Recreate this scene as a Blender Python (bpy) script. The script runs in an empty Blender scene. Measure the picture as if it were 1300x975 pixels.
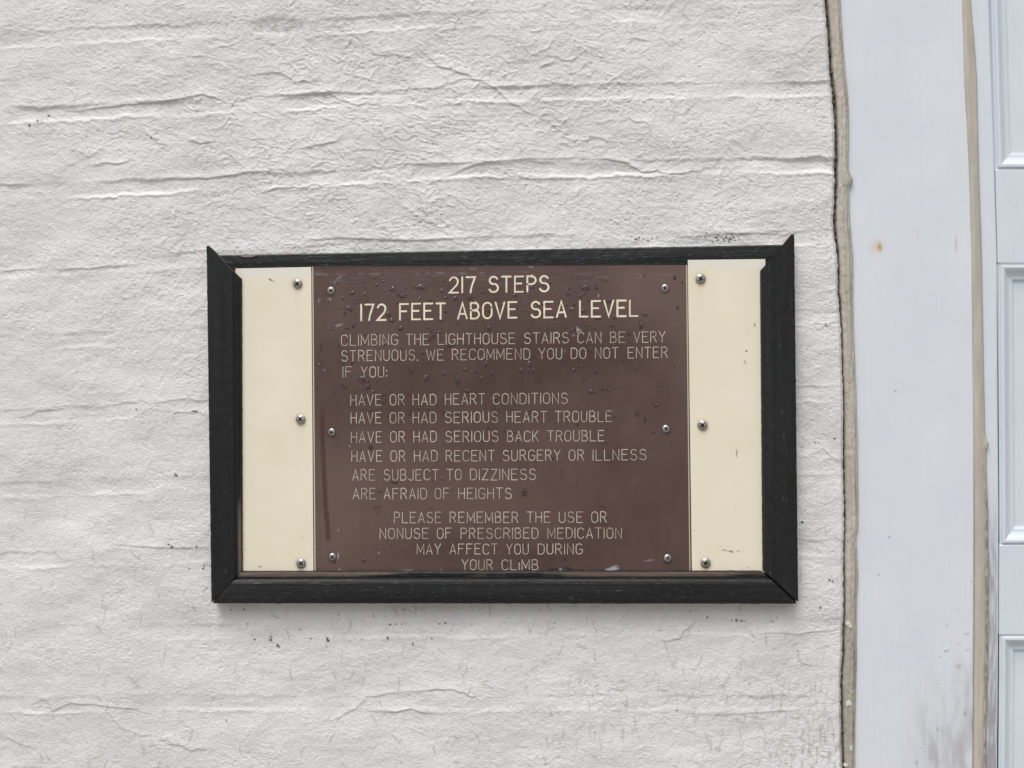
import bpy, math, random
import numpy as np
from mathutils import Vector, Matrix

# ------------------------------------------------------------------ camera, world, sun
S = bpy.context.scene
K = 0.00075                      # metres on the wall per photograph pixel (a brick course is 73 mm)
LENS = 35.0
FPX = 1300 * LENS / 36.0
D = FPX * K                      # distance camera - wall
YAW, ROLL = math.radians(3.2), math.radians(0.62)
EYE = 1.5
fw = Vector((-math.sin(YAW), math.cos(YAW), 0))
rt0 = Vector((math.cos(YAW), math.sin(YAW), 0)); up0 = Vector((0, 0, 1))
rt = rt0 * math.cos(ROLL) - up0 * math.sin(ROLL)
up = rt0 * math.sin(ROLL) + up0 * math.cos(ROLL)
CAM = Vector((0, 0, EYE)) - fw * D
cam_data = bpy.data.cameras.new('camera'); cam = bpy.data.objects.new('camera', cam_data)
S.collection.objects.link(cam); S.camera = cam
cam_data.lens = LENS; cam_data.sensor_width = 36; cam_data.clip_start = 0.01; cam_data.clip_end = 500
M = Matrix.Identity(4)
for i, v in enumerate((rt, up, -fw)):
    for j in range(3): M[j][i] = v[j]
for j in range(3): M[j][3] = CAM[j]
cam.matrix_world = M

SUN_EL, SUN_AZ = math.radians(62), math.radians(-22)     # azimuth from straight out of the wall, negative = left
w = bpy.data.worlds.new('World'); S.world = w; w.use_nodes = True
nt = w.node_tree; bg = nt.nodes['Background']
sky = nt.nodes.new('ShaderNodeTexSky'); sky.sky_type = 'NISHITA'; sky.sun_disc = False
sun_dir = Vector((math.sin(SUN_AZ) * math.cos(SUN_EL), -math.cos(SUN_AZ) * math.cos(SUN_EL), math.sin(SUN_EL)))
sky.sun_elevation = SUN_EL; sky.sun_rotation = math.atan2(sun_dir.x, sun_dir.y)
sky.air_density = 1.0; sky.dust_density = 4.0
hs = nt.nodes.new('ShaderNodeHueSaturation'); hs.inputs['Saturation'].default_value = 0.26
nt.links.new(sky.outputs[0], hs.inputs['Color']); nt.links.new(hs.outputs[0], bg.inputs[0])
bg.inputs[1].default_value = 0.10
sd = bpy.data.lights.new('sun', 'SUN'); sd.energy = 1.55; sd.angle = math.radians(28); sd.color = (1.0, 0.965, 0.945)
so = bpy.data.objects.new('sun', sd); S.collection.objects.link(so)
so.rotation_euler = (-sun_dir).to_track_quat('-Z', 'Y').to_euler(); so.location = (0, -3, 5)
S.view_settings.view_transform = 'Standard'; S.view_settings.look = 'None'
S.view_settings.exposure = 0.46; S.view_settings.gamma = 1.0

random.seed(7); RNG = np.random.default_rng(7)

# ------------------------------------------------------------------ helpers
def plane_xz(px, py, depth=0.0):
    """photo pixel -> X, Z where the sight line meets the plane 'depth' px in front of the wall"""
    px = np.asarray(px, float); py = np.asarray(py, float)
    a = (px - 650) / FPX; b = (487.5 - py) / FPX
    dx = rt.x * a + up.x * b + fw.x; dy = rt.y * a + up.y * b + fw.y; dz = rt.z * a + up.z * b + fw.z
    t = (-depth * K - CAM.y) / dy
    return CAM.x + t * dx, CAM.z + t * dz

def P(px, py, depth=0.0):
    x, z = plane_xz(px, py, depth)
    return Vector((float(x), -depth * K, float(z)))

def hash2(ix, iy, seed):
    h = (ix.astype(np.int64) * 374761393 + iy.astype(np.int64) * 668265263 + seed * 1274126177) & 0xffffffff
    h = ((h ^ (h >> 13)) * 1274126177) & 0xffffffff
    return ((h ^ (h >> 16)) & 0xffff) / 65536.0

def noise(x, y, seed=0):
    x = np.asarray(x, float); y = np.asarray(y, float)
    ix = np.floor(x); iy = np.floor(y); fx = x - ix; fy = y - iy
    u = fx * fx * fx * (fx * (fx * 6 - 15) + 10); v = fy * fy * fy * (fy * (fy * 6 - 15) + 10)
    def g(ox, oy):
        a = hash2(ix + ox, iy + oy, seed) * 2 * math.pi
        return np.cos(a) * (fx - ox) + np.sin(a) * (fy - oy)
    return 1.41 * ((g(0, 0) * (1 - u) + g(1, 0) * u) * (1 - v) + (g(0, 1) * (1 - u) + g(1, 1) * u) * v)

def fbm(x, y, seed=0, octs=3, gain=0.5):
    s = 0; a = 1
    for o in range(octs):
        s = s + a * noise(x * 2 ** o, y * 2 ** o, seed + 17 * o); a *= gain
    return s

def smooth(a, b, x):
    t = np.clip((x - a) / (b - a), 0, 1); return t * t * (3 - 2 * t)

def link(o, parent=None):
    S.collection.objects.link(o)
    if parent: o.parent = parent
    return o

def mesh(name, verts, faces, mats, parent=None, org=Vector((0, 0, 0)), smooth_=False, fmat=None, attrs=None):
    v = np.array([tuple(p) for p in verts] if not isinstance(verts, np.ndarray) else verts, dtype=np.float64)
    v = v - np.array(org)
    me = bpy.data.meshes.new(name)
    me.from_pydata(v.tolist(), [], [tuple(f) for f in faces]) if not isinstance(faces, np.ndarray) else grid_fill(me, v, faces)
    for m in (mats if isinstance(mats, (list, tuple)) else [mats]): me.materials.append(m)
    n = len(me.polygons)
    if fmat is not None: me.polygons.foreach_set('material_index', np.asarray(fmat, np.int32))
    me.polygons.foreach_set('use_smooth', np.full(n, smooth_))
    for k, a in (attrs or {}).items():
        a = np.asarray(a, np.float32)
        if a.ndim == 2:
            at = me.attributes.new(k, 'FLOAT_COLOR', 'POINT'); at.data.foreach_set('color', a.ravel())
        else:
            at = me.attributes.new(k, 'FLOAT', 'POINT'); at.data.foreach_set('value', a)
    me.update()
    return link(bpy.data.objects.new(name, me), parent)

def grid_fill(me, v, q):
    me.vertices.add(len(v)); me.vertices.foreach_set('co', v.astype(np.float32).ravel())
    n = len(q); me.loops.add(4 * n); me.loops.foreach_set('vertex_index', q.astype(np.int32).ravel())
    me.polygons.add(n); me.polygons.foreach_set('loop_start', np.arange(0, 4 * n, 4, dtype=np.int32))
    me.polygons.foreach_set('loop_total', np.full(n, 4, np.int32))
    me.update(calc_edges=True)

def quads(ny, nx, off=0):
    i = np.arange(ny * nx).reshape(ny, nx) + off
    return np.stack([i[:-1, :-1], i[1:, :-1], i[1:, 1:], i[:-1, 1:]], -1).reshape(-1, 4)

def thing(name, label, cat, loc, group=None):
    o = bpy.data.objects.new(name, None); o.empty_display_size = 0.05; link(o); o.location = loc
    o['label'] = label; o['category'] = cat
    if group: o['group'] = group
    return o

def tag(o, label=None, cat=None, group=None, kind=None):
    if label: o['label'] = label
    if cat: o['category'] = cat
    if group: o['group'] = group
    if kind: o['kind'] = kind
    return o

# ------------------------------------------------------------------ materials
class Mat:
    def __init__(s, name, rough=0.6, color=(.8, .8, .8)):
        s.m = bpy.data.materials.new(name); s.m.use_nodes = True; s.t = s.m.node_tree
        s.b = s.t.nodes['Principled BSDF']; s.b.inputs['Roughness'].default_value = rough
        s.b.inputs['Base Color'].default_value = (*color, 1)
        s.tc = s.t.nodes.new('ShaderNodeTexCoord').outputs['Object']; s.h = None
    def n(s, kind, **kw):
        nd = s.t.nodes.new(kind)
        for k, v in kw.items(): setattr(nd, k, v)
        return nd
    def put(s, sock, v):
        if isinstance(v, bpy.types.NodeSocket): s.t.links.new(v, sock)
        elif isinstance(v, tuple) and len(v) == 3 and sock.type == 'RGBA': sock.default_value = (*v, 1)
        else: sock.default_value = v
    def noise(s, scale, detail=3, stretch=(1, 1, 1), rough=0.5, lo=None, hi=None):
        mp = s.n('ShaderNodeMapping'); mp.inputs['Scale'].default_value = stretch; s.put(mp.inputs[0], s.tc)
        nz = s.n('ShaderNodeTexNoise'); s.put(nz.inputs['Vector'], mp.outputs[0])
        nz.inputs['Scale'].default_value = scale; nz.inputs['Detail'].default_value = detail
        nz.inputs['Roughness'].default_value = rough
        return s.ramp(nz.outputs[0], lo, hi) if lo is not None else nz.outputs[0]
    def ramp(s, v, lo, hi, a=0.0, b=1.0):
        r = s.n('ShaderNodeMapRange'); s.put(r.inputs[0], v)
        for i, q in enumerate((lo, hi, a, b)): r.inputs[1 + i].default_value = q
        return r.outputs[0]
    def attr(s, name, col=False):
        a = s.n('ShaderNodeAttribute', attribute_name=name); return a.outputs['Color' if col else 'Fac']
    def mix(s, f, a, b, mode='MIX'):
        m = s.n('ShaderNodeMix', data_type='RGBA', blend_type=mode)
        s.put(m.inputs[0], f); s.put(m.inputs[6], a); s.put(m.inputs[7], b); return m.outputs[2]
    def math(s, op, a, b=0.0):
        m = s.n('ShaderNodeMath', operation=op); s.put(m.inputs[0], a); s.put(m.inputs[1], b); return m.outputs[0]
    def color(s, v): s.put(s.b.inputs['Base Color'], v); return s
    def rough(s, v): s.put(s.b.inputs['Roughness'], v); return s
    def bump(s, h, dist, strength=1.0):
        b = s.n('ShaderNodeBump'); b.inputs['Distance'].default_value = dist; b.inputs['Strength'].default_value = strength
        s.put(b.inputs['Height'], h)
        if s.h: s.put(b.inputs['Normal'], s.h)
        s.h = b.outputs[0]; s.put(s.b.inputs['Normal'], s.h); return s

m = Mat('masonry_paint', 0.55)
c = m.mix(m.noise(9, 4, lo=.35, hi=.7), (.67, .662, .665), (.71, .70, .692))
c = m.mix(m.noise(300, 3, lo=.62, hi=.8), c, (.56, .55, .53))
c = m.mix(m.attr('grime_and_shade'), c, (.22, .195, .15))
c = m.mix(m.attr('mould_and_shade'), c, (.018, .018, .018))
m.color(c); m.bump(m.noise(1300, 4, rough=.7), .00045, .75); m.bump(m.noise(430, 5, stretch=(1, 1, 1.4), rough=.6), .0012, .6)
MWALL = m.m

m = Mat('white_gloss_paint', 0.38)
c = m.mix(m.noise(14, 3, lo=.35, hi=.7), (.63, .67, .72), (.665, .70, .74))
c = m.mix(m.attr('grime_and_shade'), c, (.33, .29, .295))
c = m.mix(m.attr('rust'), c, (.55, .35, .11))
c = m.mix(m.attr('mould_and_shade'), c, (.05, .045, .045))
c = m.mix(m.math('MULTIPLY', m.noise(70, 4, stretch=(5, 1, .10), lo=.45, hi=.75), .10), c, (.50, .54, .60))
m.color(c); m.bump(m.noise(170, 4, stretch=(6, 1, .10)), .0004, .4); m.bump(m.noise(420, 4, stretch=(2, 1, .6)), .0003, .5)
MWHITE = m.m

m = Mat('door_paint', 0.36)
c = m.mix(m.noise(12, 3, lo=.35, hi=.7), (.595, .665, .71), (.635, .695, .735))
gr = m.math('MULTIPLY', m.noise(160, 4, stretch=(2, 1, .25), lo=.55, hi=.68), .10)
c = m.mix(gr, c, (.38, .39, .41))
m.color(c); m.bump(m.noise(240, 3, stretch=(5, 1, .3)), .0003, .45)
MDOOR = m.m

m = Mat('stile_paint', 0.4)
c = m.mix(m.noise(12, 3, lo=.35, hi=.7), (.61, .665, .72), (.65, .695, .745))
c = m.mix(m.attr('grime_and_shade'), c, (.22, .185, .19))
m.color(c); m.bump(m.noise(240, 3, stretch=(5, 1, .3)), .0003, .45)
MSTILE = m.m

m = Mat('sealant', 0.5)
c = m.mix(m.noise(60, 4, stretch=(3, 1, .3), lo=.3, hi=.7), (.39, .355, .30), (.50, .46, .40))
c = m.mix(m.attr('grime_and_shade'), c, (.13, .115, .085))
c = m.mix(m.noise(900, 2, lo=.70, hi=.75), c, (.09, .08, .07))
m.color(c); m.bump(m.noise(350, 4, stretch=(3, 1, .5)), .0005, .6)
MSEAL = m.m

def black_wood(name, stretch, specks):
    m = Mat(name, 0.5)
    c = m.mix(m.noise(110, 4, stretch=stretch, lo=.3, hi=.75), (.0060, .0064, .0068), (.0145, .0152, .0165))
    st2 = tuple(min(1, q * 2.6) for q in stretch)
    sp = m.noise(1150, 2, stretch=st2, lo=specks, hi=specks + .05)
    c = m.mix(m.math('MULTIPLY', sp, .7), c, (.085, .10, .105))
    wn = m.noise(170, 4, stretch=stretch)
    wear = m.ramp(m.math('ADD', m.attr('wear'), wn), 1.0, 1.1)
    c = m.mix(wear, c, m.mix(m.noise(300, 3, stretch=stretch), (.17, .125, .095), (.08, .06, .048)))
    m.color(c); m.rough(m.ramp(m.noise(90, 3, stretch=stretch), .3, .7, .36, .58))
    m.bump(m.noise(200, 5, stretch=stretch, rough=.65), .0011, .75)
    m.b.inputs['Specular IOR Level'].default_value = 0.32
    return m.m
MWV = black_wood('black_wood_upright', (1, 1, .045), .69)
MWH = black_wood('black_wood_level', (.045, 1, 1), .645)
m = Mat('bare_end_grain', 0.8)
m.color(m.mix(m.noise(260, 4, stretch=(1, 1, 1)), (.05, .043, .036), (.15, .12, .095))).bump(m.noise(500, 3), .0006, .6)
MEND = m.m
m = Mat('bare_pale_wood', .8); m.color(m.mix(m.noise(300, 3), (.16, .14, .12), (.27, .24, .20))); MPALE = m.m

m = Mat('brown_laminate', 0.3)
wet = (.066, .036, .029); dry_sheen = (.122, .075, .064)
nz = m.noise(34, 5, rough=.62)
f = m.ramp(m.math('ADD', m.attr('dry_sheen'), m.math('MULTIPLY', m.math('SUBTRACT', nz, .5), .45)), -.15, .95)
c = m.mix(f, wet, dry_sheen)
c = m.mix(m.noise(1100, 2, lo=.6, hi=.82), c, (.052, .031, .028))
c = m.mix(m.attr('scratch'), c, (.42, .41, .43))
c = m.mix(m.attr('grime_and_shade'), c, (.052, .020, .013))
c = m.mix(m.attr('mould_and_shade'), c, (.008, .008, .008))
m.color(c); m.rough(m.ramp(f, 0, 1, .26, .44)); m.bump(m.noise(700, 2), .00006, .4)
MBROWN = m.m

m = Mat('cream_laminate', 0.33)
c = m.mix(m.noise(20, 4, lo=.3, hi=.7), (.74, .685, .535), (.775, .725, .585))
c = m.mix(m.attr('pale'), c, (.72, .70, .62))
c = m.mix(m.noise(1200, 2, lo=.70, hi=.78), c, (.5, .43, .30))
c = m.mix(m.attr('rust'), c, (.36, .22, .10))
c = m.mix(m.attr('mould_and_shade'), c, (.03, .028, .025))
m.color(c); m.bump(m.noise(600, 2), .00006, .35)
MCREAM = m.m
m = Mat('cream_core', 0.5, (.56, .53, .40)); MCORE = m.m
m = Mat('engraved_letter', 0.55); m.color(m.mix(m.noise(160, 3, lo=.35, hi=.65), (.80, .74, .56), (.68, .62, .48))); MLET = m.m
m = Mat('engraved_letter_thin', 0.55); m.color(m.mix(m.noise(90, 3, lo=.35, hi=.65), (.56, .50, .41), (.37, .32, .265))); MLET2 = m.m
m = Mat('screw_steel', 0.24, (.58, .57, .55)); m.b.inputs['Metallic'].default_value = 1
m.color(m.mix(m.noise(700, 3, lo=.4, hi=.7), (.50, .485, .46), (.20, .17, .14))).rough(m.noise(600, 3, lo=-.4, hi=1.6)); MSTEEL = m.m
m = Mat('socket_dirt', 0.9, (.02, .019, .017)); MDIRT = m.m
m = Mat('water', 0.14, (1, .95, .93)); m.b.inputs['Specular IOR Level'].default_value = .08; m.b.inputs['Transmission Weight'].default_value = 1; m.b.inputs['IOR'].default_value = 1.33; MWATER = m.m
m = Mat('clear_water', 0.08, (1, 1, 1)); m.b.inputs['Transmission Weight'].default_value = 1; m.b.inputs['IOR'].default_value = 1.33; MCLEAR = m.m
m = Mat('dark_gap', 0.9, (.012, .012, .01)); MGAP = m.m
m = Mat('algae', 0.85); m.color(m.mix(m.noise(500, 3, lo=.35, hi=.65), (.022, .021, .016), (.17, .16, .115))).bump(m.noise(900, 3), .0006, .8); MALG = m.m
m = Mat('paint_flake', 0.6, (.60, .58, .53)); MFLAKE = m.m
m = Mat('ground_concrete', 0.85)
m.color(m.mix(m.noise(3, 6), (.20, .19, .175), (.30, .29, .27))).bump(m.noise(60, 5), .003, .6); MGROUND = m.m

# ------------------------------------------------------------------ curves read from the photograph (photo px)
EDGE = np.array([(-900, 1030), (-60, 1045), (0, 1047), (34, 1050), (64, 1052.5), (90, 1054), (118, 1057.6), (152, 1060), (200, 1060.5), (237, 1060), (284, 1058.5),
                 (305, 1061), (325, 1063.6), (370, 1064.5), (404, 1067.7), (490, 1070), (560, 1071.2), (650, 1072.4), (700, 1071.2),
                 (780, 1071.5), (830, 1070.2), (870, 1068), (900, 1068.7), (975, 1070.5), (1100, 1070), (2500, 1066)], float)
S1R = np.array([(-900, 1058), (0, 1067), (45, 1069.4), (85, 1072.8), (120, 1076.5), (150, 1078), (200, 1077.2), (216, 1077.5), (228, 1082.4), (234, 1081), (236, 1078.2), (280, 1079), (325, 1083),
                (404, 1083.4), (490, 1086.7), (560, 1088.7), (660, 1089.7), (672, 1089.2), (682, 1086.8), (728, 1089.6), (770, 1087.2),
                (843, 1087.6), (900, 1086), (975, 1085), (1100, 1085), (2500, 1080)], float)
S2L = np.array([(-900, 1200), (0, 1221), (100, 1223.7), (200, 1229.3), (325, 1233), (400, 1233.8), (560, 1235.4), (650, 1236.2), (800, 1235.8), (975, 1234.7), (2500, 1228)], float)
S2R = np.array([(-900, 1214), (0, 1232.5), (50, 1237), (100, 1240.4), (200, 1242.5), (240, 1243.8), (325, 1246.5), (480, 1249.2), (548, 1250.8), (557, 1252), (564, 1254.8), (572, 1252.4), (600, 1252.6),
                (650, 1254.6), (760, 1255.6), (850, 1254), (975, 1251.5), (2500, 1244)], float)
STR = np.array([(-900, 1240), (0, 1255.7), (200, 1262.4), (325, 1265.8), (500, 1266.8), (650, 1268), (800, 1267.6), (975, 1266.3), (2500, 1258)], float)
def cv(tab, y): return np.interp(y, tab[:, 0], tab[:, 1])
FLOOR_V = 487.5 + EYE / K

# ------------------------------------------------------------------ brick wall under thick paint
JX = np.array([-1500, 0, 300, 600, 1060, 3000], float)
JT = [(148, 133, 120, 111), (246, 232, 216, 209), (345, 326, 309, 301), (435, 425, 413, 402), (530, 515, 507, 500),
      (622, 613, 600, 591), (712, 704, 699, 695), (806, 802, 799, 794), (894, 892, 892, 893), (985, 985, 988, 991)]
JS = [.95, 1.0, .48, .42, .42, .32, .42, .30, .42, .4]
joints = [((51, 37, 24, 14), .45)] + list(zip(JT, JS))
for k in range(1, 14): joints.insert(0, (tuple(q - 97 * k for q in (51, 37, 24, 14)), .6))
for k in range(1, 17): joints.append((tuple(q + 97 * k for q in (985, 985, 988, 991)), .6))

TRACED = [  # (polyline, amplitude, dirt)
 ([(530, 60), (545, 72), (556, 83), (580, 90), (600, 98), (615, 104), (630, 112), (645, 128), (665, 140), (680, 146)], 1.3, .35),
 ([(735, 182), (750, 173), (762, 175), (775, 181)], 1.0, .1),
 ([(760, 200), (780, 203), (795, 206), (815, 218), (835, 217), (850, 221), (880, 218), (902, 212)], 1.5, .5),
 ([(320, 95), (345, 90), (360, 93), (375, 102), (402, 101)], 1.1, .2),
 ([(335, 121), (375, 119), (420, 117), (432, 128), (455, 133), (480, 131)], 1.3, .2),
 ([(118, 212), (130, 207), (150, 209), (165, 203)], 1.4, .35), ([(95, 188), (112, 199), (122, 195), (135, 182)], .9, .1),
 ([(182, 168), (195, 175), (203, 182), (212, 184)], 1.3, .3), ([(240, 178), (255, 182), (268, 180)], 1.2, .4), ([(282, 190), (297, 202), (305, 207), (311, 215)], 1.0, .2),
 ([(385, 186), (410, 183), (428, 178), (434, 172)], 1.2, .2), ([(335, 245), (350, 238), (385, 237), (400, 233), (425, 236)], 1.3, .25),
 ([(200, 226), (240, 227), (270, 225), (310, 219), (350, 218)], 1.4, .3), ([(84, 140), (130, 137), (160, 132), (190, 131), (230, 125), (260, 120), (272, 124), (285, 127)], 1.5, .3),
 ([(465, 58), (480, 70), (500, 68), (530, 76)], .8, .1), ([(500, 113), (520, 111), (550, 112), (575, 105)], .8, .1),
 ([(840, 813), (862, 811), (868, 800), (878, 796), (872, 792)], 1.3, .5), ([(500, 881), (545, 876), (572, 873), (590, 880), (603, 883), (600, 874)], 1.3, .4),
 ([(470, 905), (520, 900), (540, 905), (552, 906)], 1.2, .4), ([(420, 915), (450, 900), (465, 885), (500, 880)], 1.2, .3),
 ([(40, 893), (60, 888), (66, 902), (90, 892), (130, 895), (165, 900), (185, 905)], 1.3, .3), ([(130, 895), (155, 925), (190, 935), (200, 950)], .9, .2),
 ([(0, 930), (25, 945), (45, 950)], 1.2, .2), ([(200, 942), (210, 937), (225, 945), (245, 952), (262, 950)], 1.2, .3),
 ([(75, 342), (100, 341), (140, 338), (170, 335)], 1.3, .15), ([(0, 345), (20, 342), (50, 341)], 1.2, .1), ([(195, 512), (235, 505), (262, 508)], 1.2, .15),
 ([(30, 528), (55, 521), (75, 520)], 1.3, .25), ([(215, 521), (245, 524), (262, 523)], .8, .2), ([(120, 517), (150, 513), (178, 510)], 1.0, .1),
 ([(545, 232), (560, 228), (600, 210), (625, 205)], 1.1, .15), ([(640, 222), (665, 226), (700, 228), (740, 224)], 1.0, .1),
 ([(500, 207), (540, 208), (600, 207), (670, 201), (760, 201)], 1.0, .1), ([(1000, 202), (1040, 199), (1058, 201)], 1.2, .15),
 ([(355, 690), (400, 688)], .6, .1), ([(150, 691), (200, 695), (262, 694)], 1.0, .3), ([(1020, 580), (1045, 570), (1065, 585)], .9, .2),
 ([(1025, 411), (1048, 411), (1060, 409)], 1.3, .35), ([(860, 300), (930, 296), (1000, 298)], 1.0, .1), ([(380, 305), (430, 302), (530, 305), (600, 301)], 1.1, .15),
 ([(960, 803), (1010, 803), (1060, 800)], .9, .3), ([(880, 907), (960, 905), (1040, 901)], .7, .2), ([(500, 760), (560, 775), (590, 772)], .5, .2),
]

def strokes():
    out = []
    rs = random.Random(11)
    def walk(x, y, ang, n, step, wob, amp, dirt):
        p = [(x, y)]
        for _ in range(n):
            ang += rs.gauss(0, wob); x += math.cos(ang) * step; y += math.sin(ang) * step; p.append((x, y))
        out.append((p, amp, dirt))
    for _ in range(4300):                                  # crinkled paint: mostly level in the upper middle
        x = rs.uniform(-140, 1060); y = rs.uniform(-30, 1005)
        up_mid = math.exp(-((x - 520) / 230) ** 2 - ((y - 130) / 150) ** 2)
        ur = math.exp(-((x - 830) / 170) ** 2 - ((y - 130) / 140) ** 2)
        if rs.random() > .30 + .7 * up_mid + .35 * ur: continue
        if rs.random() < up_mid: walk(x, y, rs.gauss(0, .38), rs.randint(5, 13), 3.6, .34, rs.uniform(.35, 1.0), rs.uniform(.03, .2) if rs.random() < .5 else 0)
        elif rs.random() < ur * 1.6: walk(x, y, rs.choice((-1, 1)) * rs.gauss(1.0, .3), rs.randint(3, 9), 3.4, .22, rs.uniform(.3, .75), rs.uniform(0, .16))
        else: walk(x, y, rs.gauss(0, .9), rs.randint(2, 6), 3.2, .45, rs.uniform(.25, .7), .08 if rs.random() < .3 else 0)
    for _ in range(2300):                                   # hairline cracks, denser at the lower right
        x = rs.uniform(-20, 1066); y = rs.uniform(640, 1005)
        wt = .15 + .85 * math.exp(-((x - 950) / 190) ** 2) * float(smooth(770, 880, y))
        if rs.random() > wt: continue
        walk(x, y, 1.57 + rs.gauss(0, .45), rs.randint(2, 7), 2.8, .22, -rs.uniform(.2, .7), rs.uniform(.12, .6))
    for _ in range(5200):                                  # hair-fine marks everywhere
        x = rs.uniform(-140, 1064); y = rs.uniform(-20, 1000)
        if rs.random() > .55 + .45 * math.sin(x / 83 + 2 * math.sin(y / 61)) : continue
        walk(x, y, rs.gauss(-1.0, .9), rs.randint(2, 4), 2.6, .3, rs.choice((-1, -1, 1)) * rs.uniform(.18, .5), rs.uniform(.02, .17))
    for _ in range(150):                                   # combed bristle marks left of the sign
        x = rs.gauss(190, 60); y = rs.gauss(440, 70); walk(x, y, -1.1 + rs.gauss(0, .25), rs.randint(3, 6), 3, .1, rs.uniform(.3, .6), .05)
    return out

SPECKS = [(39, 160, 2.2), (49, 154, 2.2), (62, 147, 2), (54, 153, 1.4), (173, 520, 1.8), (222, 525, 1.3), (226, 524, 1.2), (223, 603, 2), (225, 604, 1.5), (219, 694, 2.4), (215, 691, 1.6),
          (250, 694, 1.6), (240, 722, 1.8), (258, 722, 2.0), (259, 718, 1.4), (323, 812, 1.8), (343, 813, 2.4), (344, 809, 1.6), (352, 820, 2.4), (354, 822, 1.5), (415, 811, 2), (416, 814, 2.4), (492, 810, 2.2),
          (524, 817, 1.6), (524, 820, 1.3), (548, 811, 1.5), (288, 915, 1.6), (565, 791, 1.8), (558, 792, 1.6), (495, 793, 1.6), (502, 793, 1.4), (510, 793, 1.3), (515, 793, 1.3), (898, 784, 1.8), (935, 787, 2.3), (941, 788, 2), (929, 787, 1.4), (945, 788, 1.2),
          (1041, 771, 2.2), (1053, 736, 2.3), (1057, 738, 1.8), (1018, 663, 2.4), (1060, 557, 1.7), (1018, 568, 1.6), (1035, 562, 1.3), (339, 795, 1.1), (310, 774, 1.4), (314, 792, 1.2), (459, 812, 1.1),
          (859, 902, 1.6), (1048, 411, 1.8), (1040, 562, 1.2), (654, 307, 1.2), (192, 175, 1.6), (745, 785, 1.2), (320, 806, 1.2)]
for _ in range(46): SPECKS.append((random.gauss(923, 14), random.gauss(303, 2.8), random.uniform(.8, 1.6)))
for _ in range(18): SPECKS.append((random.gauss(810, 9), random.gauss(303, 1.4), random.uniform(.8, 1.6)))
for _ in range(30): SPECKS.append((random.uniform(290, 1000), 772 + abs(random.gauss(0, 22)), random.uniform(.6, 1.1)))

def relief(u, v, fine=None):
    """paint relief in px towards the viewer"""
    h = 3.4 * fbm(u / 190, v / 150, 1, 2) + 1.5 * fbm(u / 62, v / 46, 5, 3, .42)
    for (ys, s) in joints:
        a = np.interp(u[0], JX, [ys[0] + 10] + list(ys) + [ys[-1] - 5])
        sel = np.where((v[:, 0] > a.min() - 40) & (v[:, 0] < a.max() + 40))[0]
        if not len(sel): continue
        sl = slice(sel[0], sel[-1] + 1); U = u[sl]; V = v[sl]; seed = int(ys[0]) & 255
        d = V - a[None, :] + 2.6 * fbm(U / 70, V / 200, 31 + seed, 3) + 1.9 * fbm(U / 15, V / 10, 33 + seed, 4)
        st = s * np.clip(.62 + 1.25 * fbm(U / 120, V / 60, 57 + seed, 3), .08, 1.35)
        hw = 8.2
        g = smooth(-hw - 3.6, -hw + 2.2, d) * (1 - smooth(hw - 4.0, hw + 2.6, d))
        h[sl] += st * (-1.55 * g + .50 * np.exp(-((d + hw + 2.2) / 2.6) ** 2) + .80 * np.exp(-((d - hw - 2.2) / 2.0) ** 2))
    h += -2.4 * np.exp(-(((u - 352) / 34) ** 2 + ((v - 33 + (u - 352) * .04) / 10.5) ** 2) ** 2)
    return h

def axis(lo, a, b, hi, step, grow=1.22):
    mid = np.arange(a, b + step * .5, step); l = []; x = a; d = step
    while x > lo: d = min(d * grow, 60); x -= d; l.append(x)
    r = []; x = mid[-1]; d = step
    while x < hi: d = min(d * grow, 60); x += d; r.append(x)
    if l: l[-1] = lo
    if r: r[-1] = hi
    return np.concatenate([l[::-1], mid, r])

STEP = 1.12
ut = axis(-2200, -150, 1064, 1064, STEP)                   # column positions; the last ones follow the ragged edge
vv = axis(-1250, -25, 1000, FLOOR_V, STEP)
U0, V0 = np.meshgrid(ut, vv)
sh = smooth(700, 1064, U0) * (cv(EDGE, V0) + .9 * fbm(V0 / 9, V0 * 0 + 3, 77, 3) - 1064)
U0 = U0 + sh
Hh = relief(U0, V0)
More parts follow.
